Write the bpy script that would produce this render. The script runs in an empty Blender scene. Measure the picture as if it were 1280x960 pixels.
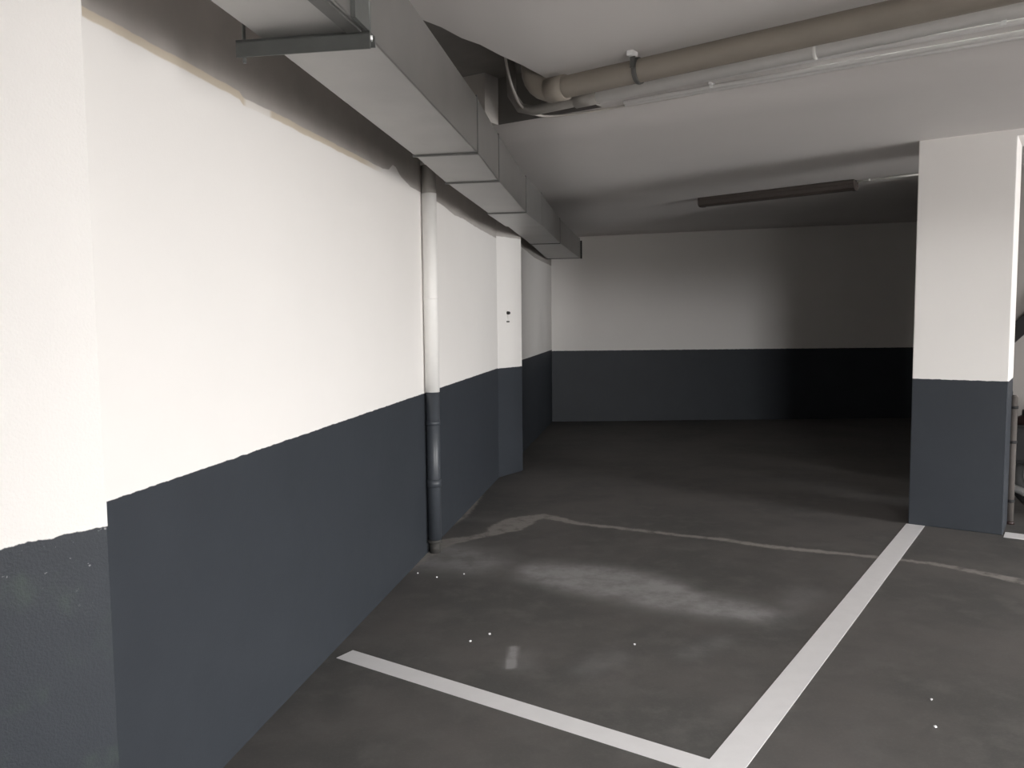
import bpy, bmesh, math, random
import numpy as np
from mathutils import Vector, Matrix

random.seed(7)
C = bpy.context.scene.collection
PI = math.pi

# ------------------------------------------------------------------ frames
def dirv(deg):
    a = math.radians(deg)
    return Vector((math.sin(a), math.cos(a), 0.0))

W = dirv(9.72)                          # along the left wall
NW = Vector((W.y, -W.x, 0.0))           # out of the left wall, into the garage
L = dirv(34.55)                         # the building grid: along the bays
P = dirv(-55.45)                        # the building grid: across the bays
WALL_V = -1.42                          # face of the left wall
CEIL = 2.67
VOID = 2.95


def uv(u, v, z):
    return W * u + NW * v + Vector((0, 0, z))


def lp(l, p, z=0.0):
    return L * l + P * p + Vector((0, 0, z))


# ------------------------------------------------------------------ materials
def nodes_of(name):
    m = bpy.data.materials.new(name)
    m.use_nodes = True
    nt = m.node_tree
    b = nt.nodes['Principled BSDF']
    return m, nt, b


def lk(nt, a, b):
    nt.links.new(a, b)


def math_node(nt, op, a, b=None, c=None, clamp=False):
    n = nt.nodes.new('ShaderNodeMath')
    n.operation = op
    n.use_clamp = clamp
    for i, x in enumerate((a, b, c)):
        if x is None:
            continue
        if isinstance(x, (int, float)):
            n.inputs[i].default_value = x
        else:
            lk(nt, x, n.inputs[i])
    return n.outputs[0]


def mix(nt, fac, a, b):
    n = nt.nodes.new('ShaderNodeMix')
    n.data_type = 'RGBA'
    if isinstance(fac, (int, float)):
        n.inputs[0].default_value = fac
    else:
        lk(nt, fac, n.inputs[0])
    for i, x in ((6, a), (7, b)):
        if isinstance(x, tuple):
            n.inputs[i].default_value = (*x, 1)
        else:
            lk(nt, x, n.inputs[i])
    return n.outputs[2]


def noise(nt, scale, detail=3.0, rough=0.55, vec=None):
    n = nt.nodes.new('ShaderNodeTexNoise')
    n.inputs['Scale'].default_value = scale
    n.inputs['Detail'].default_value = detail
    n.inputs['Roughness'].default_value = rough
    lk(nt, vec if vec is not None else pos(nt), n.inputs['Vector'])
    return n.outputs[0]


def pos(nt):
    for n in nt.nodes:
        if n.bl_idname == 'ShaderNodeNewGeometry':
            return n.outputs['Position']
    return nt.nodes.new('ShaderNodeNewGeometry').outputs['Position']


def ramp(nt, val, lo, hi, smooth=True):
    n = nt.nodes.new('ShaderNodeMapRange')
    n.interpolation_type = 'SMOOTHSTEP' if smooth else 'LINEAR'
    lk(nt, val, n.inputs[0])
    n.inputs[1].default_value = lo
    n.inputs[2].default_value = hi
    return n.outputs[0]


def bump(nt, b, height, strength, dist=0.01):
    n = nt.nodes.new('ShaderNodeBump')
    n.inputs['Strength'].default_value = strength
    n.inputs['Distance'].default_value = dist
    lk(nt, height, n.inputs['Height'])
    lk(nt, n.outputs[0], b.inputs['Normal'])


def plain(name, col, rough=0.6, metal=0.0, var=0.12, scale=18.0, bmp=0.0):
    m, nt, b = nodes_of(name)
    f = noise(nt, scale)
    c2 = tuple(min(1, c * (1 + var)) for c in col)
    c1 = tuple(c * (1 - var) for c in col)
    lk(nt, mix(nt, f, c1, c2), b.inputs['Base Color'])
    b.inputs['Roughness'].default_value = rough
    b.inputs['Metallic'].default_value = metal
    if bmp:
        bump(nt, b, noise(nt, scale * 6), bmp, 0.004)
    return m


WHITE = (0.80, 0.778, 0.758)
DARK = (0.037, 0.042, 0.050)
RAW = (0.46, 0.43, 0.405)
CREAM = (0.62, 0.55, 0.45)


def painted_wall(name, line, ragged=0.0015, top=None, edge_attr=False, rough_bump=0.12, flecks=False):
    """white emulsion above a dark grey-blue dado; optional bare cement above a top line"""
    m, nt, b = nodes_of(name)
    sep = nt.nodes.new('ShaderNodeSeparateXYZ')
    lk(nt, pos(nt), sep.inputs[0])
    z = sep.outputs['Z']
    n1 = noise(nt, 60.0 if ragged > 0.004 else 25.0, 4.0)
    zz = math_node(nt, 'ADD', z, math_node(nt, 'MULTIPLY', math_node(nt, 'SUBTRACT', n1, 0.5), ragged * 6))
    above = ramp(nt, zz, line - 0.0015, line + 0.0015)
    big = noise(nt, 1.7, 3.0)
    white = mix(nt, big, tuple(c * 0.97 for c in WHITE), tuple(c * 1.02 for c in WHITE))
    dark = mix(nt, noise(nt, 3.0, 5.0, 0.65), tuple(c * 0.86 for c in DARK), tuple(c * 1.14 for c in DARK))
    if flecks:
        fl = ramp(nt, noise(nt, 42.0, 3.0, 0.7), 0.665, 0.70)
        hi = ramp(nt, z, line - 0.22, line - 0.02)
        dark = mix(nt, math_node(nt, 'MULTIPLY', math_node(nt, 'MULTIPLY', fl, hi), 0.55), dark, (0.42, 0.42, 0.43))
        dark = mix(nt, ramp(nt, noise(nt, 5.0, 4.0), 0.5, 0.75), dark, (0.055, 0.072, 0.062))
    col = mix(nt, above, dark, white)
    if top is not None or edge_attr:
        raw = mix(nt, noise(nt, 6.0, 5.0, 0.6), tuple(c * 0.85 for c in RAW), tuple(c * 1.12 for c in RAW))
        if edge_attr:
            at = nt.nodes.new('ShaderNodeAttribute')
            at.attribute_name = 'edge'
            e = at.outputs['Fac']
            at2 = nt.nodes.new('ShaderNodeAttribute')
            at2.attribute_name = 'cream'
            cr = at2.outputs['Fac']
        else:
            e = math_node(nt, 'SUBTRACT', z, top)
        e = math_node(nt, 'ADD', e, math_node(nt, 'MULTIPLY', math_node(nt, 'SUBTRACT', noise(nt, 9.0, 4.0), 0.5), 0.012))
        if edge_attr:
            strip = math_node(nt, 'MULTIPLY', ramp(nt, e, -0.030, -0.022), cr)
            col = mix(nt, strip, col, CREAM)
        col = mix(nt, ramp(nt, e, -0.003, 0.003), col, raw)
    lk(nt, col, b.inputs['Base Color'])
    rg = mix(nt, above, (0.5, 0.5, 0.5), (0.75, 0.75, 0.75))
    lk(nt, rg, b.inputs['Roughness'])
    b.inputs['Specular IOR Level'].default_value = 0.2
    h = math_node(nt, 'ADD', noise(nt, 7.0, 4.0), math_node(nt, 'MULTIPLY', noise(nt, 160.0, 2.0), 0.25 if not flecks else 0.9))
    bump(nt, b, h, rough_bump, 0.01)
    return m


def floor_material():
    m, nt, b = nodes_of('worn painted concrete floor')
    big = noise(nt, 1.3, 5.0, 0.6)
    mid = noise(nt, 6.0, 5.0, 0.65)
    base = mix(nt, ramp(nt, big, 0.36, 0.66), (0.086, 0.084, 0.081), (0.117, 0.109, 0.104))
    base = mix(nt, ramp(nt, mid, 0.42, 0.72), base, (0.126, 0.120, 0.115))
    fine = noise(nt, 90.0, 3.0, 0.7)
    base = mix(nt, math_node(nt, 'MULTIPLY', ramp(nt, fine, 0.45, 0.8), 0.25), base, (0.17, 0.165, 0.155))

    def attr(n):
        a = nt.nodes.new('ShaderNodeAttribute')
        a.attribute_name = n
        return a.outputs['Fac']
    wob = math_node(nt, 'MULTIPLY', math_node(nt, 'SUBTRACT', noise(nt, 14.0, 5.0, 0.7), 0.5), 0.09)
    ck = math_node(nt, 'ADD', attr('crack'), wob)
    crack = ramp(nt, ck, 0.022, -0.014)
    crack = math_node(nt, 'MULTIPLY', crack, ramp(nt, noise(nt, 9.0, 4.0, 0.7), 0.22, 0.55))
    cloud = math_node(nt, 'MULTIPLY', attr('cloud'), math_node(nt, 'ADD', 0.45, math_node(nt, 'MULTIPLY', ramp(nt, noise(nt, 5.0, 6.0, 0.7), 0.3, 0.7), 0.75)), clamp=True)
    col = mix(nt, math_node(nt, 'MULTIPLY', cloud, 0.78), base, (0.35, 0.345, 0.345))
    col = mix(nt, math_node(nt, 'MULTIPLY', crack, 0.88), col, (0.31, 0.29, 0.27))
    lk(nt, col, b.inputs['Base Color'])
    rr = nt.nodes.new('ShaderNodeMapRange')
    lk(nt, mid, rr.inputs[0])
    rr.inputs[3].default_value = 0.55
    rr.inputs[4].default_value = 0.8
    lk(nt, rr.outputs[0], b.inputs['Roughness'])
    b.inputs['Specular IOR Level'].default_value = 0.3
    bump(nt, b, math_node(nt, 'ADD', mid, math_node(nt, 'MULTIPLY', fine, 0.3)), 0.10, 0.008)
    return m


M = {}
M['wall_left'] = painted_wall('left wall paint', 1.024, edge_attr=True)
M['wall'] = painted_wall('far wall paint', 1.006)
M['pillar'] = painted_wall('pillar paint', 1.037)
M['pilaster'] = painted_wall('pilaster paint', 1.020, top=2.232)
M['column'] = painted_wall('rough column paint', 1.020, ragged=0.003, rough_bump=0.18, flecks=True)
M['plain_white'] = plain('white emulsion', WHITE, 0.8, var=0.03, scale=2.0)
M['stair_grey'] = plain('grey emulsion', (0.34, 0.32, 0.305), 0.8, var=0.04, scale=2.0)
M['ceiling'] = plain('ceiling emulsion', (0.66, 0.635, 0.62), 0.85, var=0.05, scale=1.3, bmp=0.1)
M['raw'] = plain('bare cement', (0.17, 0.16, 0.15), 0.9, var=0.25, scale=5.0, bmp=0.2)
M['raw_light'] = plain('pale cement render', (0.42, 0.40, 0.38), 0.9, var=0.15, scale=7.0, bmp=0.2)
M['floor'] = floor_material()
M['line'] = plain('white road paint', (0.79, 0.78, 0.79), 0.65, var=0.05, scale=14.0, bmp=0.05)
M['zinc'] = plain('galvanised sheet', (0.37, 0.365, 0.355), 0.42, 0.92, var=0.14, scale=3.5, bmp=0.03)
M['zinc_side'] = plain('dull galvanised sheet', (0.40, 0.40, 0.39), 0.42, 0.92, var=0.12, scale=3.0)
M['flange'] = plain('dark galvanised angle', (0.13, 0.135, 0.13), 0.5, 0.5, var=0.2, scale=12.0)
M['seam'] = plain('duct joint strip', (0.12, 0.12, 0.115), 0.5, 0.5, var=0.2, scale=12.0)
M['pipe_white'] = plain('white painted pipe', (0.80, 0.785, 0.765), 0.5, var=0.03)
M['pipe_dark'] = plain('dark painted pipe', (0.050, 0.056, 0.066), 0.4, var=0.1)
M['pipe_grey'] = plain('grey pipe', (0.30, 0.285, 0.265), 0.6, var=0.1)
M['pipe_brown'] = plain('brown grey pipe', (0.27, 0.24, 0.205), 0.55, var=0.15, scale=6.0)
M['pipe_pale'] = plain('pale grey pipe', (0.72, 0.71, 0.69), 0.5, var=0.06)
M['conduit'] = plain('white conduit', (0.82, 0.81, 0.80), 0.7, var=0.03)
M['clip'] = plain('bright clip', (0.82, 0.82, 0.82), 0.4, var=0.03)
M['cable'] = plain('pale cable', (0.50, 0.47, 0.44), 0.5, var=0.05)
M['lamp_body'] = plain('aged lamp body', (0.058, 0.046, 0.040), 0.6, var=0.12)
M['lamp_lens'] = plain('dull lamp diffuser', (0.30, 0.28, 0.26), 0.35, var=0.06)
M['black'] = plain('black paint', (0.008, 0.008, 0.009), 0.75, var=0.1)
M['rubber'] = plain('black rubber', (0.012, 0.012, 0.012), 0.8, var=0.2)
M['chrome'] = plain('bright metal', (0.75, 0.75, 0.75), 0.3, 0.6, var=0.05)
M['alloy'] = plain('grey alloy', (0.30, 0.29, 0.29), 0.4, 0.5, var=0.08)
M['dark_red'] = plain('very dark red plastic', (0.020, 0.009, 0.008), 0.4, var=0.1)
M['post'] = plain('weathered post paint', (0.075, 0.066, 0.061), 0.8, var=0.15, scale=9.0)
M['socket'] = plain('dark iron socket', (0.045, 0.043, 0.040), 0.8, var=0.2)
M['screw'] = plain('dark screw', (0.03, 0.028, 0.026), 0.5, 0.3)


# ------------------------------------------------------------------ mesh builder
class MB:
    def __init__(self):
        self.bm = bmesh.new()

    def hexa(self, pts, bevel=0.0):
        """eight corners: bottom ring of four, then top ring of four"""
        v = [self.bm.verts.new(p) for p in pts]
        fs = [(3, 2, 1, 0), (4, 5, 6, 7), (0, 1, 5, 4), (1, 2, 6, 5), (2, 3, 7, 6), (3, 0, 4, 7)]
        fs = [self.bm.faces.new([v[i] for i in f]) for f in fs]
        if bevel:
            es = list({e for f in fs for e in f.edges})
            bmesh.ops.bevel(self.bm, geom=es, offset=bevel, segments=2, affect='EDGES', profile=0.5)
        return self

    def box(self, o, ax, ay, az, bevel=0.0):
        """corner o and three edge vectors"""
        o, ax, ay, az = Vector(o), Vector(ax), Vector(ay), Vector(az)
        return self.hexa([o, o + ax, o + ax + ay, o + ay, o + az, o + ax + az, o + ax + ay + az, o + ay + az], bevel)

    def tube(self, a, b, r, r2=None, n=20, cap=True):
        a, b = Vector(a), Vector(b)
        r2 = r if r2 is None else r2
        d = (b - a).normalized()
        s = d.orthogonal().normalized()
        t = d.cross(s)
        A = [self.bm.verts.new(a + (s * math.cos(2 * PI * i / n) + t * math.sin(2 * PI * i / n)) * r) for i in range(n)]
        B = [self.bm.verts.new(b + (s * math.cos(2 * PI * i / n) + t * math.sin(2 * PI * i / n)) * r2) for i in range(n)]
        for i in range(n):
            self.bm.faces.new((A[i], A[(i + 1) % n], B[(i + 1) % n], B[i])).smooth = True
        if cap:
            self.bm.faces.new(A[::-1])
            self.bm.faces.new(B)
        return self

    def path(self, pts, r, n=14):
        """a swept round tube through points; r a number or one per point"""
        pts = [Vector(p) for p in pts]
        rs = [r] * len(pts) if isinstance(r, (int, float)) else r
        rings = []
        ref = None
        for i, p in enumerate(pts):
            d = (pts[min(i + 1, len(pts) - 1)] - pts[max(i - 1, 0)]).normalized()
            if ref is None:
                ref = d.orthogonal().normalized()
            s = (ref - d * ref.dot(d)).normalized()
            ref = s
            t = d.cross(s)
            rings.append([self.bm.verts.new(p + (s * math.cos(2 * PI * k / n) + t * math.sin(2 * PI * k / n)) * rs[i]) for k in range(n)])
        for a, b in zip(rings, rings[1:]):
            for k in range(n):
                self.bm.faces.new((a[k], a[(k + 1) % n], b[(k + 1) % n], b[k])).smooth = True
        self.bm.faces.new(rings[0][::-1])
        self.bm.faces.new(rings[-1])
        return self

    def ring(self, c, axis, R, r, n=40, m=12, flat=1.0):
        """torus"""
        c, axis = Vector(c), Vector(axis).normalized()
        s = axis.orthogonal().normalized()
        t = axis.cross(s)
        rows = []
        for i in range(n):
            a = 2 * PI * i / n
            e = s * math.cos(a) + t * math.sin(a)
            rows.append([self.bm.verts.new(c + e * (R + r * math.cos(2 * PI * k / m)) + axis * (r * flat * math.sin(2 * PI * k / m))) for k in range(m)])
        for i in range(n):
            for k in range(m):
                a, b = rows[i], rows[(i + 1) % n]
                self.bm.faces.new((a[k], b[k], b[(k + 1) % m], a[(k + 1) % m])).smooth = True
        return self

    def prism(self, outline, off):
        """outline (list of points) extruded by a vector"""
        off = Vector(off)
        a = [self.bm.verts.new(Vector(p)) for p in outline]
        b = [self.bm.verts.new(Vector(p) + off) for p in outline]
        n = len(a)
        self.bm.faces.new(a[::-1])
        self.bm.faces.new(b)
        for i in range(n):
            self.bm.faces.new((a[i], a[(i + 1) % n], b[(i + 1) % n], b[i]))
        return self

    def blob(self, c, sx, sy, sz, n=1):
        g = bmesh.ops.create_icosphere(self.bm, subdivisions=n, radius=1.0)
        for v in g['verts']:
            k = 1 + random.uniform(-.25, .25)
            v.co = Vector(c) + Vector((v.co.x * sx * k, v.co.y * sy * k, v.co.z * sz))
        return self

    def build(self, name, mat, parent=None, base=None):
        bmesh.ops.recalc_face_normals(self.bm, faces=self.bm.faces[:])
        me = bpy.data.meshes.new(name)
        o = bpy.data.objects.new(name, me)
        org = Vector((0, 0, 0))
        if parent is not None:
            org = WORLD[parent.name]
        elif base is not None:
            org = Vector(base)
            o.location = org
        WORLD[o.name] = org if parent is None else WORLD[parent.name]
        bmesh.ops.translate(self.bm, verts=self.bm.verts[:], vec=-org)
        self.bm.to_mesh(me)
        self.bm.free()
        for mm in (mat if isinstance(mat, (list, tuple)) else [mat]):
            me.materials.append(mm)
        C.objects.link(o)
        if parent is not None:
            o.parent = parent
        return o


WORLD = {}


def tag(o, label=None, cat=None, group=None, kind=None):
    if label:
        o['label'] = label
    if cat:
        o['category'] = cat
    if group:
        o['group'] = group
    if kind:
        o['kind'] = kind
    return o


def thing(name, loc, label, cat, group=None):
    o = bpy.data.objects.new(name, None)
    o.location = loc
    o.empty_display_size = 0.1
    C.objects.link(o)
    WORLD[o.name] = Vector(loc)
    return tag(o, label, cat, group)


def struct(o, label=None, cat=None):
    return tag(o, label, cat, kind='structure')


# ------------------------------------------------------------------ the floor
def seg_dist(px, py, pts):
    """signed distance (distance minus a half width that runs along the polyline)"""
    best = np.full(px.shape, 9.0)
    for (x0, y0, w0), (x1, y1, w1) in zip(pts, pts[1:]):
        dx, dy = x1 - x0, y1 - y0
        t = np.clip(((px - x0) * dx + (py - y0) * dy) / (dx * dx + dy * dy), 0, 1)
        d = np.hypot(px - x0 - t * dx, py - y0 - t * dy) - (w0 + t * (w1 - w0))
        best = np.minimum(best, d)
    return best


CRACK = [(-0.655, 4.80, 0.03), (-0.60, 5.10, 0.075), (-0.54, 5.33, 0.10), (-0.438, 5.45, 0.075), (-0.283, 5.547, 0.040), (-0.149, 5.646, 0.045), (-0.056, 5.795, 0.115), (0.037, 5.976, 0.120), (0.109, 6.07, 0.080), (0.231, 6.139, 0.055), (0.345, 6.035, 0.048), (0.454, 5.912, 0.030), (0.673, 5.8, 0.026), (0.884, 5.692, 0.026), (1.136, 5.555, 0.024), (1.381, 5.443, 0.024), (1.645, 5.26, 0.030), (1.869, 5.16, 0.030), (2.084, 5.063, 0.022), (2.372, 4.934, 0.020), (2.552, 4.814, 0.026), (2.671, 4.687, 0.030), (2.838, 4.507, 0.045), (3.3, 4.2, 0.05), (4.0, 3.9, 0.03)]
CRACK_EDGE = [(-0.468, 5.903, 0.03), (-0.373, 6.164, 0.025), (-0.321, 6.622, 0.03), (-0.268, 6.954, 0.015)]
SCUFF = [(-0.005, 3.653, 0.010), (-0.012, 3.538, 0.012), (-0.019, 3.447, 0.010)]
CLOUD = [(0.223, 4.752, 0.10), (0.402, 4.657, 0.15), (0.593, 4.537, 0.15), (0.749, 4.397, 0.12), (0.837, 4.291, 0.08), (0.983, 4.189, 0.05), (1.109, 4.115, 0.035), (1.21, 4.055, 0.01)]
PALE_DUST = [(-0.557, 5.035, 0.05), (-0.442, 5.153, 0.06), (-0.281, 4.976, 0.06)]  # pale dusty floor patch at the foot of the drain pipe
SMEARS = [[(0.31, 3.406, 0.02), (0.376, 3.486, 0.02), (0.446, 3.544, 0.01)], [(0.767, 3.562, 0.01), (0.949, 3.721, 0.01)], [(1.587, 4.371, 0.03), (1.23, 3.913, 0.03)], [(0.03, 3.546, 0.006), (0.022, 3.462, 0.005)], [(-0.47, 6.1, 0.02), (-0.2, 6.05, 0.02)]]


def make_floor():
    step = 0.015
    xs = [-4.0, -2.5] + list(np.arange(-1.2, 4.0, step)) + [5.5, 7.5, 10.0]
    ys = [-4.0, -2.0, 0.5, 1.6] + list(np.arange(2.3, 7.4, step)) + [8.5, 10.0, 13.0]
    X, Y = np.meshgrid(np.array(xs), np.array(ys))
    px, py = X.ravel(), Y.ravel()
    n = len(px)
    co = np.zeros((n, 3))
    co[:, 0], co[:, 1] = px, py
    nx, ny = len(xs), len(ys)
    i = np.arange((nx - 1) * (ny - 1))
    r, c = i // (nx - 1), i % (nx - 1)
    a = r * nx + c
    quads = np.stack((a, a + 1, a + nx + 1, a + nx), 1)
    me = bpy.data.meshes.new('floor')
    me.from_pydata(co.tolist(), [], quads.tolist())
    crack = np.minimum(seg_dist(px, py, CRACK), seg_dist(px, py, CRACK_EDGE))
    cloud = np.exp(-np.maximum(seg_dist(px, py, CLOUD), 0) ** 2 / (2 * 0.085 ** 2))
    cloud = np.maximum(cloud, 0.72 * np.exp(-np.maximum(seg_dist(px, py, PALE_DUST), 0) ** 2 / (2 * 0.13 ** 2)))
    for s in SMEARS:
        cloud = np.maximum(cloud, 0.20 * np.exp(-np.maximum(seg_dist(px, py, s), 0) ** 2 / (2 * 0.045 ** 2)))
    cloud = np.maximum(cloud, 1.25 * np.exp(-np.maximum(seg_dist(px, py, SCUFF), 0) ** 2 / (2 * 0.009 ** 2)))
    for nm, val in (('crack', crack), ('cloud', cloud)):
        at = me.attributes.new(nm, 'FLOAT', 'POINT')
        at.data.foreach_set('value', val.astype(np.float32))
    me.materials.append(M['floor'])
    o = bpy.data.objects.new('floor', me)
    C.objects.link(o)
    struct(o)


make_floor()

# ------------------------------------------------------------------ left wall
def wall_edge(u):
    """height of the upper limit of the white paint along the left wall"""
    pts = [(-3, 2.285), (1.6, 2.285), (2.1, 2.290), (2.75, 2.287), (2.78, 2.272), (3.0, 2.280), (4.30, 2.288), (4.40, 2.300), (4.47, 2.340), (4.53, 2.335), (4.62, 2.298), (4.8, 2.270), (5.05, 2.268), (5.3, 2.268), (5.6, 2.255), (5.9, 2.232), (6.2, 2.238), (6.6, 2.222), (7.5, 2.212), (7.9, 2.24), (9.0, 2.25), (10.0, 2.20), (11.8, 2.20)]
    for (a, za), (b, zb) in zip(pts, pts[1:]):
        if a <= u <= b:
            return za + (zb - za) * (u - a) / (b - a)
    return pts[-1][1]


def make_left_wall():
    us = [-2.4, -1.0] + list(np.arange(0.9, 10.0, 0.025)) + [10.6, 11.2, 11.95]
    zs = [0.0, 0.6, 1.2, 1.9] + list(np.arange(2.12, 2.44, 0.010)) + [2.6, 3.0]
    nu, nz = len(us), len(zs)
    co = [uv(u, WALL_V, z) for z in zs for u in us]
    fs = [(r * nu + c, r * nu + c + 1, (r + 1) * nu + c + 1, (r + 1) * nu + c) for r in range(nz - 1) for c in range(nu - 1)]
    k = len(co)
    e0, e1, t = us[0], us[-1], WALL_V - 0.2
    co += [uv(e0, t, 0), uv(e1, t, 0), uv(e1, t, 3.0), uv(e0, t, 3.0)]
    fs.append((k, k + 3, k + 2, k + 1))
    fs.append((0, (nz - 1) * nu, k + 3, k))
    fs.append((nu - 1, k + 1, k + 2, nz * nu - 1))
    fs.append(((nz - 1) * nu, nz * nu - 1, k + 2, k + 3))
    me = bpy.data.meshes.new('wall_left')
    me.from_pydata([tuple(p) for p in co], [], fs)
    e = [z - wall_edge(u) for z in zs for u in us] + [0.0] * 4
    cr = [max(0.0, min(1.0, (4.3 - u) / 0.3)) * (0.25 if 2.78 < u < 2.98 else 1.0) for z in zs for u in us] + [0.0] * 4
    for nm, val in (('edge', e), ('cream', cr)):
        at = me.attributes.new(nm, 'FLOAT', 'POINT')
        at.data.foreach_set('value', np.array(val, dtype=np.float32))
    me.materials.append(M['wall_left'])
    o = bpy.data.objects.new('wall_left', me)
    C.objects.link(o)
    struct(o)


make_left_wall()

# ------------------------------------------------------------------ other walls
UP = Vector((0, 0, 1))
FAR_Y = 11.73
struct(MB().box((-0.3, FAR_Y, 0), (8.2, 0, 0), (0, 0.2, 0), UP * 3.0).build('wall_far', M['wall']))

# wall behind the viewer with the doorway the daylight enters by
NY = -0.42                              # inner face of the doorway wall
NB = -1.60                              # the wall further back, left of it
DOOR = (1.52, 2.27, 2.26)
b = MB()
b.box((-2.4, NB - 0.2, 0), (3.4, 0, 0), (0, 0.2, 0), UP * 3.0)
b.box((1.0, NB - 0.2, 0), (0.18, 0, 0), (0, NY - NB + 0.2, 0), UP * 3.0)
b.box((1.18, NY - 0.18, 0), (DOOR[0] - 1.18, 0, 0), (0, 0.18, 0), UP * 3.0)
b.box((DOOR[1], NY - 0.18, 0), (7.8 - DOOR[1], 0, 0), (0, 0.18, 0), UP * 3.0)
b.box((DOOR[0], NY - 0.18, DOOR[2]), (DOOR[1] - DOOR[0], 0, 0), (0, 0.18, 0), UP * (3.0 - DOOR[2]))
struct(b.build('wall_near', M['plain_white']))
# right-hand wall with the ramp opening
RX = 7.6
GATE = (0.0, 2.4, 2.3)
b = MB()
b.box((RX, NY, 0), (0.2, 0, 0), (0, GATE[0] - NY, 0), UP * 3.0)
b.box((RX, GATE[1], 0), (0.2, 0, 0), (0, FAR_Y + 0.2 - GATE[1], 0), UP * 3.0)
b.box((RX, GATE[0], GATE[2]), (0.2, 0, 0), (0, GATE[1] - GATE[0], 0), UP * (3.0 - GATE[2]))
struct(b.build('wall_right', M['plain_white']))
# light partition beside the stairs, behind the pillar
STAIR_L = 8.0
struct(MB().box(lp(STAIR_L, 1.06), -P * 3.96, L * 0.15, UP * 2.95).build('wall_stair', M['stair_grey']))

# ------------------------------------------------------------------ ceiling
b = MB()
T = UP * (VOID - CEIL + 0.05)
# near slab, its left edge a little ragged
edge = [lp(1.9, 2.2)]
l = 1.9
while l < 3.55:
    l += random.uniform(0.10, 0.22)
    edge.append(lp(min(l, 3.58), 2.195 + random.uniform(-0.008, 0.012) + max(0, l - 3.2) * 0.12))
edge += [lp(3.66, 2.275), lp(4.24, 2.285)]
out = [lp(4.24, -6.55), Vector((7.8, -0.6, 0)), Vector((1.0, -0.6, 0)), Vector((1.0, -1.8, 0)), Vector((-2.4, -1.8, 0)), lp(1.9, 3.0)] + edge
b.prism([p + UP * CEIL for p in out], T)
# the far slab climbs a little to the right at its far end
ca, cb, cc, cd = lp(4.24, -6.55, CEIL), lp(4.24, 4.0, CEIL), Vector((-0.5, 11.93, 2.55)), Vector((7.8, 11.93, 2.835))
NG = 10


def far_ceiling(i, j):
    s_, t_ = i / NG, j / NG
    return ca.lerp(cb, s_).lerp(cd.lerp(cc, s_), t_)


gv = [[b.bm.verts.new(far_ceiling(i, j)) for j in range(NG + 1)] for i in range(NG + 1)]
for i in range(NG):
    for j in range(NG):
        b.bm.faces.new((gv[i][j], gv[i + 1][j], gv[i + 1][j + 1], gv[i][j + 1])).smooth = True
tv = [b.bm.verts.new((p.x, p.y, 3.0)) for p in (ca, cb, cc, cd)]
b.bm.faces.new(tv)
for ring, p, q in (([gv[i][0] for i in range(NG + 1)], 0, 1), ([gv[NG][j] for j in range(NG + 1)], 1, 2), ([gv[NG - i][NG] for i in range(NG + 1)], 2, 3), ([gv[0][NG - j] for j in range(NG + 1)], 3, 0)):
    b.bm.faces.new(ring + [tv[q], tv[p]])
o = b.build('ceiling', [M['ceiling'], M['raw']])
for f in o.data.polygons:
    if abs(f.normal.z) < 0.5:
        f.material_index = 1
struct(o)
struct(MB().box(lp(1.7, 2.0, VOID), L * 2.8, P * 5, UP * 0.1).build('ceiling_void', M['raw']))
# pale rendered downstand at the far side of the opening
struct(MB().box(lp(4.10, 3.0, CEIL), L * 0.16, P * 0.32, UP * (VOID - CEIL)).build('trim_1', M['raw_light']))
# flat beam running off from the pillar to the right
struct(MB().box(lp(6.365, 0.40, 2.632), -P * 6.0, L * 0.435, UP * 0.2).build('trim_2', M['plain_white']))

# ------------------------------------------------------------------ columns
def column(name, l0, l1, p0, p1, mat, h=3.0):
    o = MB().box(lp(l0, p0), L * (l1 - l0), P * (p1 - p0), UP * h, 0.006).build(name, mat)
    return struct(o)


column('pillar', 6.365, 6.80, 0.394, 0.975, M['pillar'])
column('pilaster', 6.05, 6.632, 4.445, 5.0, M['pilaster'])
column('pilaster', 0.45, 1.040, 1.872, 2.5, M['column'])

# ------------------------------------------------------------------ floor lines
def slab(l0, l1, p0, p1, h=0.003):
    return MB().box(lp(l0, p0, 0.0), L * (l1 - l0), P * (p1 - p0), UP * h)


tag(slab(2.485, 6.365, 0.866, 0.986, 0.0016).build('parking_line', M['line']), 'long white painted bay line running up to the foot of the pillar', 'floor line')
tag(slab(2.485, 2.586, 0.986, 2.67, 0.0016).build('parking_line', M['line']), 'white painted line crossing in front of the bay from the left wall', 'floor line')
tag(slab(6.315, 6.470, -2.6, 0.386, 0.0016).build('parking_line', M['line']), 'short stretch of white line starting beside the right edge of the pillar', 'floor line')

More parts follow.
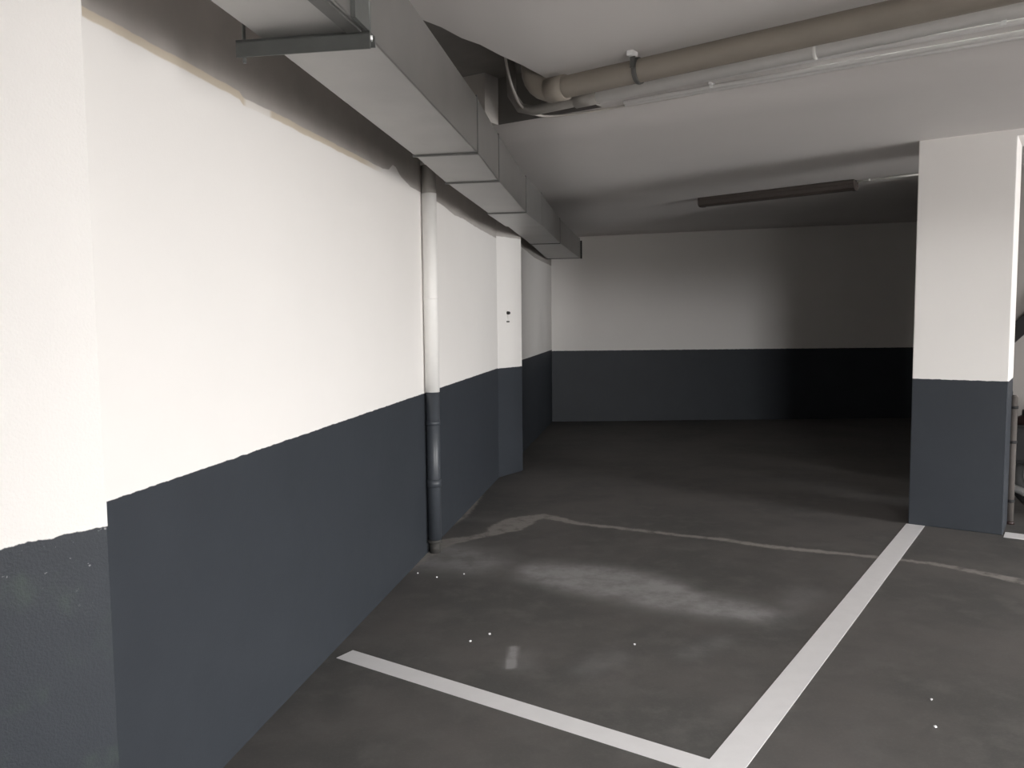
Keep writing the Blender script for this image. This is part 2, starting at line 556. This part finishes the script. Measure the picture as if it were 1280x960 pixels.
# ------------------------------------------------------------------ ventilation duct
DZ0, DZ1 = 2.25, 2.50
ST = [(0.3, -1.01, -0.700), (2.17, -1.040, -0.752), (3.80, -1.100, -0.800), (4.60, -1.150, -0.850), (6.00, -1.190, -0.912), (6.84, -1.205, -0.912), (8.64, -1.270, -0.960), (10.9, -1.385, -0.955)]
duct = thing('ventilation_duct', uv(5.5, -1.05, DZ0), 'long galvanised ventilation duct hung under the ceiling along the left wall', 'duct')
for i, ((u0, a0, b0), (u1, a1, b1)) in enumerate(zip(ST, ST[1:])):
    g0, g1 = 0.008, 0.008
    dz = 0.0
    if i == 4:                          # a fatter collar in the run
        a0, b0, a1, b1, dz = a0 - 0.004, b0 + 0.003, a1 - 0.004, b1 + 0.003, 0.010
    m = MB()
    m.hexa([uv(u0 + g0, a0, DZ0 - dz), uv(u0 + g0, b0, DZ0 - dz), uv(u1 - g1, b1, DZ0 - dz), uv(u1 - g1, a1, DZ0 - dz),
            uv(u0 + g0, a0, DZ1), uv(u0 + g0, b0, DZ1), uv(u1 - g1, b1, DZ1), uv(u1 - g1, a1, DZ1)], 0.004)
    m.build('duct_section', M['zinc'] if i != 4 else M['zinc_side'], duct)
for i, (u, a, bb) in enumerate(ST):
    if i in (0, 1):
        continue
    k = 0.007
    t = 0.009
    m = MB()
    # four bars round the joint
    m.box(uv(u - t, a - k, DZ0 - k), W * 2 * t, NW * (bb - a + k + 0.002), UP * k)
    m.box(uv(u - t, a - k, DZ1), W * 2 * t, NW * (bb - a + k + 0.002), UP * k)
    m.box(uv(u - t, a - k, DZ0), W * 2 * t, NW * k, UP * (DZ1 - DZ0))
    m.box(uv(u - t, bb, DZ0), W * 2 * t, NW * 0.002, UP * (DZ1 - DZ0))
    m.build('joint_flange', M['seam'], duct)
    if i == 7:
        MB().box(uv(u, bb + 0.007, DZ0 - 0.007), W * 0.05, NW * 0.02, UP * (DZ1 - DZ0 - 0.02)).build('end_lip', M['black'], duct)
# the hanger under the nearest joint: an angle bar on two rods, with a splayed strap
u, a, bb = ST[1]
hg = MB()
hg.box(uv(u - 0.022, a - 0.075, DZ0 - 0.045), W * 0.005, NW * (bb - a + 0.090), UP * 0.045)
hg.box(uv(u - 0.022, a - 0.075, DZ0 - 0.006), W * 0.045, NW * (bb - a + 0.090), UP * 0.005)
hg.box(uv(u + 0.018, a - 0.075, DZ0 - 0.030), W * 0.005, NW * (bb - a + 0.090), UP * 0.026)
hg = hg.build('hanger_bar', M['flange'], duct)
for v in (a - 0.062, bb + 0.006):
    m = MB()
    m.tube(uv(u, v, DZ0 - 0.055 if v < a else DZ0 - 0.03), uv(u, v, CEIL), 0.005, n=10)
    m.build('hanger_rod', M['flange'], hg)
    m = MB()
    m.tube(uv(u, v, DZ0 - 0.018), uv(u, v, DZ0 - 0.006), 0.010, n=6)
    m.build('nut', M['clip'], hg)
m = MB()
m.hexa([uv(1.2, bb - 0.07, DZ0 - 0.006), uv(1.2, bb - 0.03, DZ0 - 0.006), uv(u - 0.03, bb - 0.005, DZ0 - 0.006), uv(u - 0.03, bb - 0.045, DZ0 - 0.006),
        uv(1.2, bb - 0.07, DZ0), uv(1.2, bb - 0.03, DZ0), uv(u - 0.03, bb - 0.005, DZ0), uv(u - 0.03, bb - 0.045, DZ0)])
m.build('edge_strip', M['seam'], duct)
m = MB()
m.box(uv(u - 0.13, bb + 0.004, DZ0 - 0.002), W * 0.10, NW * 0.012, UP * 0.16)
m.build('hanger_bracket', M['flange'], duct)

# ------------------------------------------------------------------ drain pipe on the left wall
PU, PV, PR = 5.045, -1.374, 0.043
dp = thing('drain_pipe', uv(PU, PV, 0), 'vertical drain pipe on the left wall, white above and dark grey below', 'pipe')
tag(MB().tube(uv(PU, PV, 1.03), uv(PU, PV, 2.262), PR + 0.003, n=28).build('upper_pipe', M['pipe_white'], dp), 'white upper pipe')
tag(MB().tube(uv(PU, PV, 2.262), uv(PU, PV, CEIL), PR + 0.002, n=28).build('bare_pipe', M['pipe_grey'], dp), 'unpainted grey top of the pipe')
tag(MB().tube(uv(PU, PV, 0.085), uv(PU, PV, 1.031), PR, n=28).build('lower_pipe', M['pipe_dark'], dp), 'dark grey lower pipe')
for z, h, k, mt in ((0.425, 0.05, 0.004, 'pipe_dark'), (0.82, 0.03, 0.003, 'pipe_dark'), (2.43, 0.035, 0.012, 'pipe_pale')):
    MB().tube(uv(PU, PV, z), uv(PU, PV, z + h), PR + k, n=28).build('pipe_collar', M[mt], dp)
MB().tube(uv(PU, PV, 0.0), uv(PU, PV, 0.072), PR * 0.8, n=24).tube(uv(PU, PV, 0.066), uv(PU, PV, 0.086), PR + 0.004, n=28).build('base_socket', M['socket'], dp)
m = MB()
m.box(uv(PU - 0.012, WALL_V, 1.60), W * 0.024, NW * 0.012, UP * 0.03)
m.ring(uv(PU, PV, 1.615), UP, PR + 0.004, 0.003, 28, 8)
m.build('pipe_clamp', M['pipe_white'], dp)

# ------------------------------------------------------------------ pipes under the ceiling
def along(l0, p0, l1, p1, z, p):
    t = (p - p0) / (p1 - p0)
    return lp(l0 + t * (l1 - l0), p, z)


# big brown pipe
bp = lambda p, z=2.600: along(3.541, 2.173, 3.432, 0.78, z, p)
big = thing('ceiling_pipe', bp(1.4), 'thick brown grey pipe running under the ceiling, nearest of the pipes', 'pipe')
pts = [bp(-2.4), bp(0.0), bp(1.0), bp(2.18)]
for k in range(1, 7):
    a = k / 6 * PI / 2
    pts.append(bp(2.18 + 0.13 * math.sin(a), 2.600 + 0.13 * (1 - math.cos(a))))
pts.append(bp(2.31, 2.94))
MB().path(pts, 0.052, 24).build('pipe_run', M['pipe_brown'], big)
MB().tube(bp(2.10), bp(2.20), 0.060, n=24).build('elbow_collar', M['pipe_brown'], big)
for p in (1.70, -0.6):
    c = bp(p)
    h = MB()
    h.ring(c, P, 0.055, 0.004, 28, 8, flat=3.0)
    h.build('pipe_hanger', M['seam'], big)
    q = c - L * 0.06
    hh = MB().box(q - P * 0.012 - L * 0.006 + UP * 0.0, P * 0.024, L * 0.004, UP * (CEIL - 2.60 - 0.012))
    hh.build('hanger_strap', M['seam'], big)
    MB().box(q - P * 0.016 - L * 0.03 + UP * (CEIL - 2.60 - 0.022), P * 0.032, L * 0.05, UP * 0.022, 0.003).build('ceiling_bracket', M['clip'], big)

# medium pale pipe with a grey end and a coupling
mp = lambda p, z=2.632: along(3.90, 2.155, 3.70, 0.0, z, p)
med = thing('ceiling_pipe', mp(1.2), 'pale grey pipe under the ceiling between the brown pipe and the thin conduits', 'pipe')
MB().tube(mp(2.14), mp(-2.4), 0.033, n=24).build('pipe_run', M['pipe_pale'], med)
tag(MB().path([mp(2.12), mp(2.40), mp(2.55), mp(2.64, 2.66), mp(2.70, 2.74), mp(2.71, 2.94)], 0.027, 20).build('pipe_end', M['pipe_grey'], med), 'grey pipe end in the ceiling opening')
tag(MB().tube(mp(2.12), mp(2.26), 0.036, n=24).build('coupling', M['pipe_grey'], med), 'grey coupling')
for p in (1.0, -0.8):
    MB().ring(mp(p), P, 0.035, 0.003, 28, 8, flat=3.0).box(mp(p) - P * .01 - L * .004 + UP * 0.03, P * .02, L * .008, UP * 0.008).build('pipe_clip', M['pipe_pale'], med)

# thin conduits
def conduit(l0, l1, z, p_start, p_end, label, clips, r=0.0115):
    f = lambda p, zz=z: along(l0, 2.1, l1, 0.24, zz, p)
    t = thing('conduit', f((p_start + p_end) / 2), label, 'conduit')
    MB().tube(f(p_start), f(p_end), r, n=16).build('tube', M['conduit'], t)
    for p in clips:
        k = MB()
        k.box(f(p) - P * 0.009 - L * (r + 0.004) - UP * (r * 0.6), P * 0.018, L * (2 * r + 0.008), UP * (CEIL - 0.001 - z + r * 0.6), 0.002)
        k.box(f(p) - P * 0.007 - L * (r + 0.020) + UP * (CEIL - z - 0.012), P * 0.014, L * 0.02, UP * 0.011)
        k.build('saddle_clip', M['clip'], t)
    return t


conduit(3.966, 3.925, 2.640, 2.13, -2.4, 'thin white conduit held by small clips right beside the pale pipe', (1.179, 0.307, -0.6))
conduit(4.150, 4.120, 2.650, 2.10, -2.4, 'thin white conduit on the ceiling, middle of the three', (1.60, 0.1, -1.2))
conduit(4.205, 4.185, 2.652, 2.12, -2.4, 'thin white conduit furthest from the brown pipe', (1.25, -0.3, -1.5), 0.010)
# cable looping out of the opening into the conduits
cp = [lp(3.30, 2.30, 2.93), lp(3.42, 2.38, 2.80), lp(3.55, 2.44, 2.70), lp(3.72, 2.52, 2.665), lp(3.86, 2.585, 2.655), lp(4.02, 2.63, 2.650), lp(4.14, 2.60, 2.648), lp(4.20, 2.48, 2.650), lp(4.222, 2.25, 2.652), lp(4.226, 1.90, 2.652), lp(4.226, 1.70, 2.654)]
sm = []
for i in range(len(cp) - 1):
    p0, p1, p2, p3 = cp[max(i - 1, 0)], cp[i], cp[i + 1], cp[min(i + 2, len(cp) - 1)]
    for k in range(6):
        t = k / 6
        sm.append(0.5 * ((2 * p1) + (p2 - p0) * t + (2 * p0 - 5 * p1 + 4 * p2 - p3) * t * t + (3 * p1 - p0 - 3 * p2 + p3) * t ** 3))
sm.append(cp[-1])
tag(MB().path(sm, 0.007, 10).build('cable', M['cable'], base=cp[4]), 'pale cable looping out of the dark ceiling opening into the conduits', 'cable')

# ------------------------------------------------------------------ unlit lamp on the far ceiling
A, Bp = lp(7.98, 3.19, 2.652), lp(7.86, 1.70, 2.668)
ax = (Bp - A).normalized()
ay = UP.cross(ax).normalized()
lamp = thing('ceiling_lamp', (A + Bp) / 2, 'long unlit brownish batten lamp under the far ceiling', 'lamp')
ln = (Bp - A).length
m = MB()
m.box(A - ay * 0.07 - UP * 0.040, ax * ln, ay * 0.14, UP * 0.040, 0.006)
m.build('lamp_body', M['lamp_body'], lamp)
prof = [(-0.064, -0.040), (-0.056, -0.070), (-0.030, -0.086), (0.030, -0.086), (0.056, -0.070), (0.064, -0.040)]
m = MB()
m.prism([A + ax * 0.035 + ay * y + UP * z for y, z in prof], ax * (ln - 0.07))
m.build('diffuser', M['lamp_body'], lamp)
for s in (0.0, ln - 0.037):
    m = MB()
    m.prism([A + ax * s + ay * y * 1.06 + UP * (z * 1.04) for y, z in prof], ax * 0.037)
    m.build('end_cap', M['lamp_body'], lamp)
m = MB()
m.box(A + ax * (ln * 0.5) + ay * 0.060 - UP * 0.064, ax * 0.26, ay * 0.012, UP * 0.02, 0.003)
m.build('latch', M['lamp_lens'], lamp)
# feed conduit from lamp to the pillar side
f0, f1 = Bp - UP * 0.012, lp(7.80, 0.95, CEIL - 0.008)
lc = thing('conduit', f0, 'thin pale conduit from the unlit lamp towards the pillar', 'conduit')
MB().tube(f0 + ax * 0.005, f1, 0.009, n=12).build('tube', M['pipe_pale'], lc)
for t in (0.15, 0.85):
    c = f0.lerp(f1, t)
    MB().box(c - ax * 0.008 - ay * 0.014 - UP * 0.010, ax * 0.016, ay * 0.028, UP * 0.022, 0.002).build('saddle_clip', M['pipe_pale'], lc)

# ------------------------------------------------------------------ small hook plate on the pilaster
hk = lp(6.392, 4.445, 1.49)
ho = thing('wall_hook', hk, 'tiny hook with two dark screws on the far white pilaster', 'hook')
MB().box(hk - L * 0.004 - P * 0.004 - UP * 0.032, L * 0.008, P * 0.004, UP * 0.064).build('strip', M['pipe_pale'], ho)
MB().tube(hk + UP * 0.042, hk + UP * 0.042 - P * 0.025, 0.016, 0.013, 14).build('upper_screw', M['screw'], ho)
MB().box(hk - L * 0.018 - UP * 0.046 - P * 0.012, L * 0.036, P * 0.012, UP * 0.014, 0.002).build('lower_screw', M['seam'], ho)

# ------------------------------------------------------------------ crumbs on the floor
spots = [((-0.292, 4.739), 'white paint crumb on the floor, rightmost of the three by the drain pipe'),
         ((-0.446, 4.684), 'white paint crumb on the floor, middle of the three by the drain pipe'),
         ((-0.118, 3.817), 'tiny pale crumb on the floor just behind the scuff mark'),
         ((-0.205, 3.732), 'tiny pale crumb on the floor left of the scuff mark'),
         ((1.614, 3.105), 'white crumb right of the long bay line, farther of two'),
         ((1.522, 2.894), 'white crumb right of the long bay line, nearer of two'),
         ((0.547, 3.675), 'tiny crumb in the middle of the bay below the pale stain'),
         ((-0.565, 4.765), 'white paint crumb by the drain pipe, leftmost of three and nearest the wall')]
for (x, y), lab in spots:
    k = random.uniform(0.005, 0.0075)
    tag(MB().blob((x, y, 0.003), k, k * 1.1, 0.0045).build('paint_crumb', M['line'], base=(x, y, 0)), lab, 'crumb', 'paint crumbs on the floor')

# ------------------------------------------------------------------ things behind the pillar on the right
# post with three black bands
q = lp(6.754, 0.380)
po = thing('post', q, 'slim brown grey post with black bands beside the pillar', 'post')
MB().tube(q, q + UP * 0.90, 0.024, n=20).build('shaft', M['post'], po)
for z in (0.82, 0.575, 0.155):
    MB().tube(q + UP * z, q + UP * (z + 0.02), 0.028, n=20).build('band', M['black'], po)
MB().tube(q + UP * 0.90, q + UP * 0.915, 0.024, 0.012, n=20).build('cap', M['post'], po)
MB().tube(q, q + UP * 0.02, 0.034, 0.030, n=20).build('foot', M['dark_red'], po)
# thin dark upright put in for the shade in the gap between post and pillar
q2 = lp(6.83, 0.402)
tag(MB().tube(q2, q2 + UP * 0.93, 0.010, n=12).tube(q2 + UP * .93, q2 + UP * .945, 0.010, 0.004, n=12).build('gap_shade', M['black'], base=q2), 'thin black strip standing in for the shaded gap between the pillar and the post', 'gap_shade')

# stair rail on the light partition
r0, r1 = lp(STAIR_L - 0.06, 0.80, 0.96), lp(STAIR_L - 0.06, -0.55, 2.42)
rl = thing('handrail', r0, 'black sloping rail on the pale wall behind the pillar', 'handrail')
d = (r1 - r0).normalized()
nn = d.cross(L).normalized()
MB().box(r0 - nn * 0.06 - L * 0.02, r1 - r0, nn * 0.12, L * 0.04, 0.008).build('rail_board', M['black'], rl)
for t in (0.12, 0.5, 0.88):
    c = r0.lerp(r1, t)
    MB().tube(c, c + L * 0.06, 0.014, n=12).build('wall_bracket', M['black'], rl)

# motorcycle parked behind the line, tail towards the pillar
fx = -P                                   # forward
ORG = lp(7.15, 0.428) + fx * 0.30         # under the rear axle
def mo(x, y, z):
    return ORG + fx * x + L * y + UP * z
bike = thing('motorcycle', ORG, 'black motorcycle parked behind the pillar, only its tail in view', 'motorcycle')
for x in (0.0, 1.32):
    w = MB().ring(mo(x, 0, 0.30), L, 0.245, 0.055, 48, 14, flat=1.0).build('tyre', M['rubber'], bike)
    MB().ring(mo(x, 0, 0.30), L, 0.192, 0.012, 48, 10, flat=2.4).build('rim', M['alloy'], w)
    MB().tube(mo(x, -0.07, 0.30), mo(x, 0.07, 0.30), 0.045, n=20).build('hub', M['alloy'], w)
    for k in range(6):
        a = k * PI / 3 + 0.3
        MB().tube(mo(x + 0.03 * math.cos(a), 0, 0.30 + 0.03 * math.sin(a)), mo(x + 0.19 * math.cos(a), 0, 0.30 + 0.19 * math.sin(a)), 0.014, 0.010, n=10).build('spoke', M['alloy'], w)
for s in (-1, 1):
    m = MB().box(mo(-0.27, s * 0.225 - 0.09, 0.41), fx * 0.50, L * 0.18, UP * 0.27, 0.035)
    pn = m.build('side_case', M['black'], bike)
    MB().box(mo(-0.06, s * 0.225 + s * 0.09 - 0.008, 0.58), fx * 0.07, L * 0.016, UP * 0.03, 0.004).build('lock', M['alloy'], pn)
# rear fender, body and seat
arc = [mo(0.34 * math.cos(a), 0, 0.32 + 0.34 * math.sin(a)) for a in [PI * (0.25 + 0.08 * k) for k in range(9)]]
m = MB()
for s0, s1 in zip(arc, arc[1:]):
    m.hexa([s0 - L * 0.075, s0 + L * 0.075, s1 + L * 0.075, s1 - L * 0.075, s0 * 1 - L * 0.06 + UP * 0.02, s0 + L * 0.06 + UP * 0.02, s1 + L * 0.06 + UP * 0.02, s1 - L * 0.06 + UP * 0.02])
m.build('rear_fender', M['black'], bike)


def loft(rows, name, mat, n=16):
    """rows of (x, z centre, half width, half height): a rounded body along the bike"""
    m = MB()
    rings = []
    for x, zc, hw, hh in rows:
        rings.append([m.bm.verts.new(mo(x, hw * math.copysign(abs(math.cos(t)) ** 0.7, math.cos(t)), zc + hh * math.copysign(abs(math.sin(t)) ** 0.7, math.sin(t)))) for t in [2 * PI * k / n for k in range(n)]])
    for a, c in zip(rings, rings[1:]):
        for k in range(n):
            m.bm.faces.new((a[k], a[(k + 1) % n], c[(k + 1) % n], c[k])).smooth = True
    m.bm.faces.new(rings[0][::-1])
    m.bm.faces.new(rings[-1])
    return m.build(name, mat, bike)


loft([(-0.29, 0.67, 0.035, 0.03), (-0.20, 0.69, 0.07, 0.06), (0.05, 0.71, 0.11, 0.07), (0.45, 0.67, 0.12, 0.09)], 'tail_cowl', M['dark_red'])
loft([(-0.22, 0.755, 0.06, 0.02), (0.0, 0.785, 0.12, 0.035), (0.30, 0.775, 0.13, 0.04), (0.55, 0.75, 0.10, 0.05)], 'seat', M['rubber'])
loft([(0.50, 0.76, 0.07, 0.08), (0.65, 0.82, 0.13, 0.11), (0.90, 0.83, 0.14, 0.11), (1.02, 0.80, 0.07, 0.07)], 'fuel_tank', M['dark_red'])
loft([(0.35, 0.40, 0.10, 0.12), (0.50, 0.42, 0.15, 0.20), (0.80, 0.42, 0.15, 0.20), (0.95, 0.42, 0.08, 0.14)], 'engine', M['black'])
MB().path([mo(0.95, 0, 0.76), mo(0.9, 0, 0.60), mo(0.40, 0, 0.50), mo(0.38, 0, 0.30), mo(0.62, 0, 0.22), mo(0.92, 0, 0.28), mo(1.0, 0, 0.70)], 0.022, 12).build('frame', M['black'], bike)
for s in (-0.09, 0.09):
    MB().tube(mo(0.0, s, 0.30), mo(0.42, s * 0.9, 0.36), 0.022, n=12).build('swing_arm', M['black'], bike)
    MB().tube(mo(0.06, s * 1.2, 0.38), mo(0.24, s * 1.2, 0.66), 0.024, n=14).build('shock_absorber', M['alloy'], bike)
    MB().tube(mo(1.32, s, 0.30), mo(1.06, s, 0.92), 0.022, n=14).build('fork_leg', M['chrome'], bike)
MB().path([mo(0.72, -0.15, 0.30), mo(0.50, -0.17, 0.22), mo(0.20, -0.17, 0.09), mo(-0.02, -0.17, 0.13), mo(-0.265, -0.17, 0.225)], [0.018, 0.02, 0.03, 0.034, 0.026], 16).build('exhaust_pipe', M['chrome'], bike)
MB().path([mo(0.96, -0.36, 1.00), mo(1.02, -0.2, 1.02), mo(1.05, 0, 0.95), mo(1.02, 0.2, 1.02), mo(0.96, 0.36, 1.00)], 0.012, 10).build('handlebar', M['black'], bike)
for s in (-1, 1):
    MB().tube(mo(0.96, s * 0.36, 1.00), mo(0.93, s * 0.47, 0.99), 0.017, n=12).build('grip', M['rubber'], bike)
m = MB()
m.tube(mo(1.12, 0, 0.86), mo(1.22, 0, 0.85), 0.06, 0.09, n=24)
m.build('headlamp', M['black'], bike)
MB().tube(mo(-0.30, 0, 0.675), mo(-0.285, 0, 0.675), 0.022, 0.028, n=14).build('tail_lamp', M['dark_red'], bike)
MB().tube(mo(0.55, 0.10, 0.25), mo(0.48, 0.26, 0.003), 0.010, n=10).build('side_stand', M['black'], bike)

# ------------------------------------------------------------------ daylight
w = bpy.data.worlds.new('daylight')
bpy.context.scene.world = w
w.use_nodes = True
nt = w.node_tree
bg = nt.nodes['Background']
tc = nt.nodes.new('ShaderNodeTexCoord')
sp = nt.nodes.new('ShaderNodeSeparateXYZ')
lk(nt, tc.outputs['Generated'], sp.inputs[0])
# how bright the outside is round the horizon: bearing 0 lies straight out of the doorway, pi/2 out of the ramp gate
az = math_node(nt, 'ARCTAN2', sp.outputs['X'], math_node(nt, 'MULTIPLY', sp.outputs['Y'], -1.0))
az01 = math_node(nt, 'ADD', math_node(nt, 'MULTIPLY', az, 0.5 / PI), 0.5)


def bearing(table):
    """piecewise linear in the bearing (radians)"""
    n = nt.nodes.new('ShaderNodeValToRGB')
    lk(nt, az01, n.inputs[0])
    el = n.color_ramp.elements
    while len(el) < len(table):
        el.new(0.5)
    for x, (a, v) in zip(el, table):
        x.position = a * 0.5 / PI + 0.5
        x.color = (v, v, v, 1)
    return n.outputs[0]


SKY = [(-PI, 36), (-0.3, 54), (-0.1, 60), (0.05, 62), (0.15, 54), (0.24, 34), (0.35, 46), (0.6, 45), (0.9, 42), (1.1, 33), (PI, 33)]
GROUND = [(-PI, 6), (-0.1, 6), (0.05, 6), (0.3, 14), (0.6, 31), (0.95, 31), (1.1, 19), (PI, 19)]
EDGE = [(-PI, 0.0), (0.0, 0.005), (0.12, 0.0), (0.25, -0.04), (0.5, -0.15), (0.9, -0.25), (1.1, 0.0), (PI, 0.0)]
sky = math_node(nt, 'MULTIPLY', bearing([(a, v / 200) for a, v in SKY]), 200)
gnd = math_node(nt, 'MULTIPLY', bearing([(a, v / 200) for a, v in GROUND]), 200)
edg = math_node(nt, 'SUBTRACT', bearing([(a, v + 0.5) for a, v in EDGE]), 0.5)
up_ = ramp(nt, math_node(nt, 'SUBTRACT', sp.outputs['Z'], edg), -0.02, 0.02)
# straight out of the doorway the light lies low over the horizon
LOW = [(-PI, 0.0), (-0.3, 0.3), (-0.1, 1.0), (0.12, 1.0), (0.25, 0.0), (PI, 0.0)]
band = math_node(nt, 'SUBTRACT', math_node(nt, 'MULTIPLY', ramp(nt, sp.outputs['Z'], 0.10, 0.035), 1.5), 0.6)
sky = math_node(nt, 'MULTIPLY', sky, math_node(nt, 'ADD', 1.0, math_node(nt, 'MULTIPLY', bearing(LOW), band)))
st = math_node(nt, 'ADD', gnd, math_node(nt, 'MULTIPLY', up_, math_node(nt, 'SUBTRACT', sky, gnd)))
lk(nt, mix(nt, up_, (1.0, 0.965, 0.93), (1.0, 0.995, 0.985)), bg.inputs['Color'])
lk(nt, st, bg.inputs['Strength'])


def portal(name, loc, rot, sx, sy):
    d = bpy.data.lights.new(name, 'AREA')
    d.shape = 'RECTANGLE'
    d.size, d.size_y = sx, sy
    d.cycles.is_portal = True
    o = bpy.data.objects.new(name, d)
    o.location = loc
    o.rotation_euler = rot
    C.objects.link(o)


portal('doorway_daylight', ((DOOR[0] + DOOR[1]) / 2, NY - 0.19, DOOR[2] / 2), (PI / 2, 0, 0), DOOR[1] - DOOR[0], DOOR[2])
portal('ramp_daylight', (RX + 0.21, (GATE[0] + GATE[1]) / 2, GATE[2] / 2), (PI / 2, 0, PI / 2), GATE[1] - GATE[0], GATE[2])

# ------------------------------------------------------------------ camera
F = 1036.45
pt, rl_ = math.radians(4.664), math.radians(-0.581)
fwd = Vector((0, math.cos(pt), -math.sin(pt)))
up0 = Vector((0, math.sin(pt), math.cos(pt)))
rt0 = Vector((1, 0, 0))
rt = rt0 * math.cos(rl_) + up0 * math.sin(rl_)
upv = -rt0 * math.sin(rl_) + up0 * math.cos(rl_)
cam = bpy.data.cameras.new('camera')
cam.sensor_width = 36.0
cam.lens = 36.0 * F / 1280.0
cam.clip_start = 0.05
co = bpy.data.objects.new('camera', cam)
mt = Matrix((rt, upv, -fwd)).transposed().to_4x4()
mt.translation = Vector((0, 0, 1.5))
co.matrix_world = mt
C.objects.link(co)
sc = bpy.context.scene
sc.camera = co
sc.view_settings.view_transform = 'Standard'
sc.view_settings.look = 'None'
sc.view_settings.gamma = 1.0
sc.view_settings.exposure = 0.0
sc.view_settings.use_curve_mapping = False
sc.cycles.max_bounces = 10
sc.cycles.diffuse_bounces = 6
sc.cycles.use_denoising = True
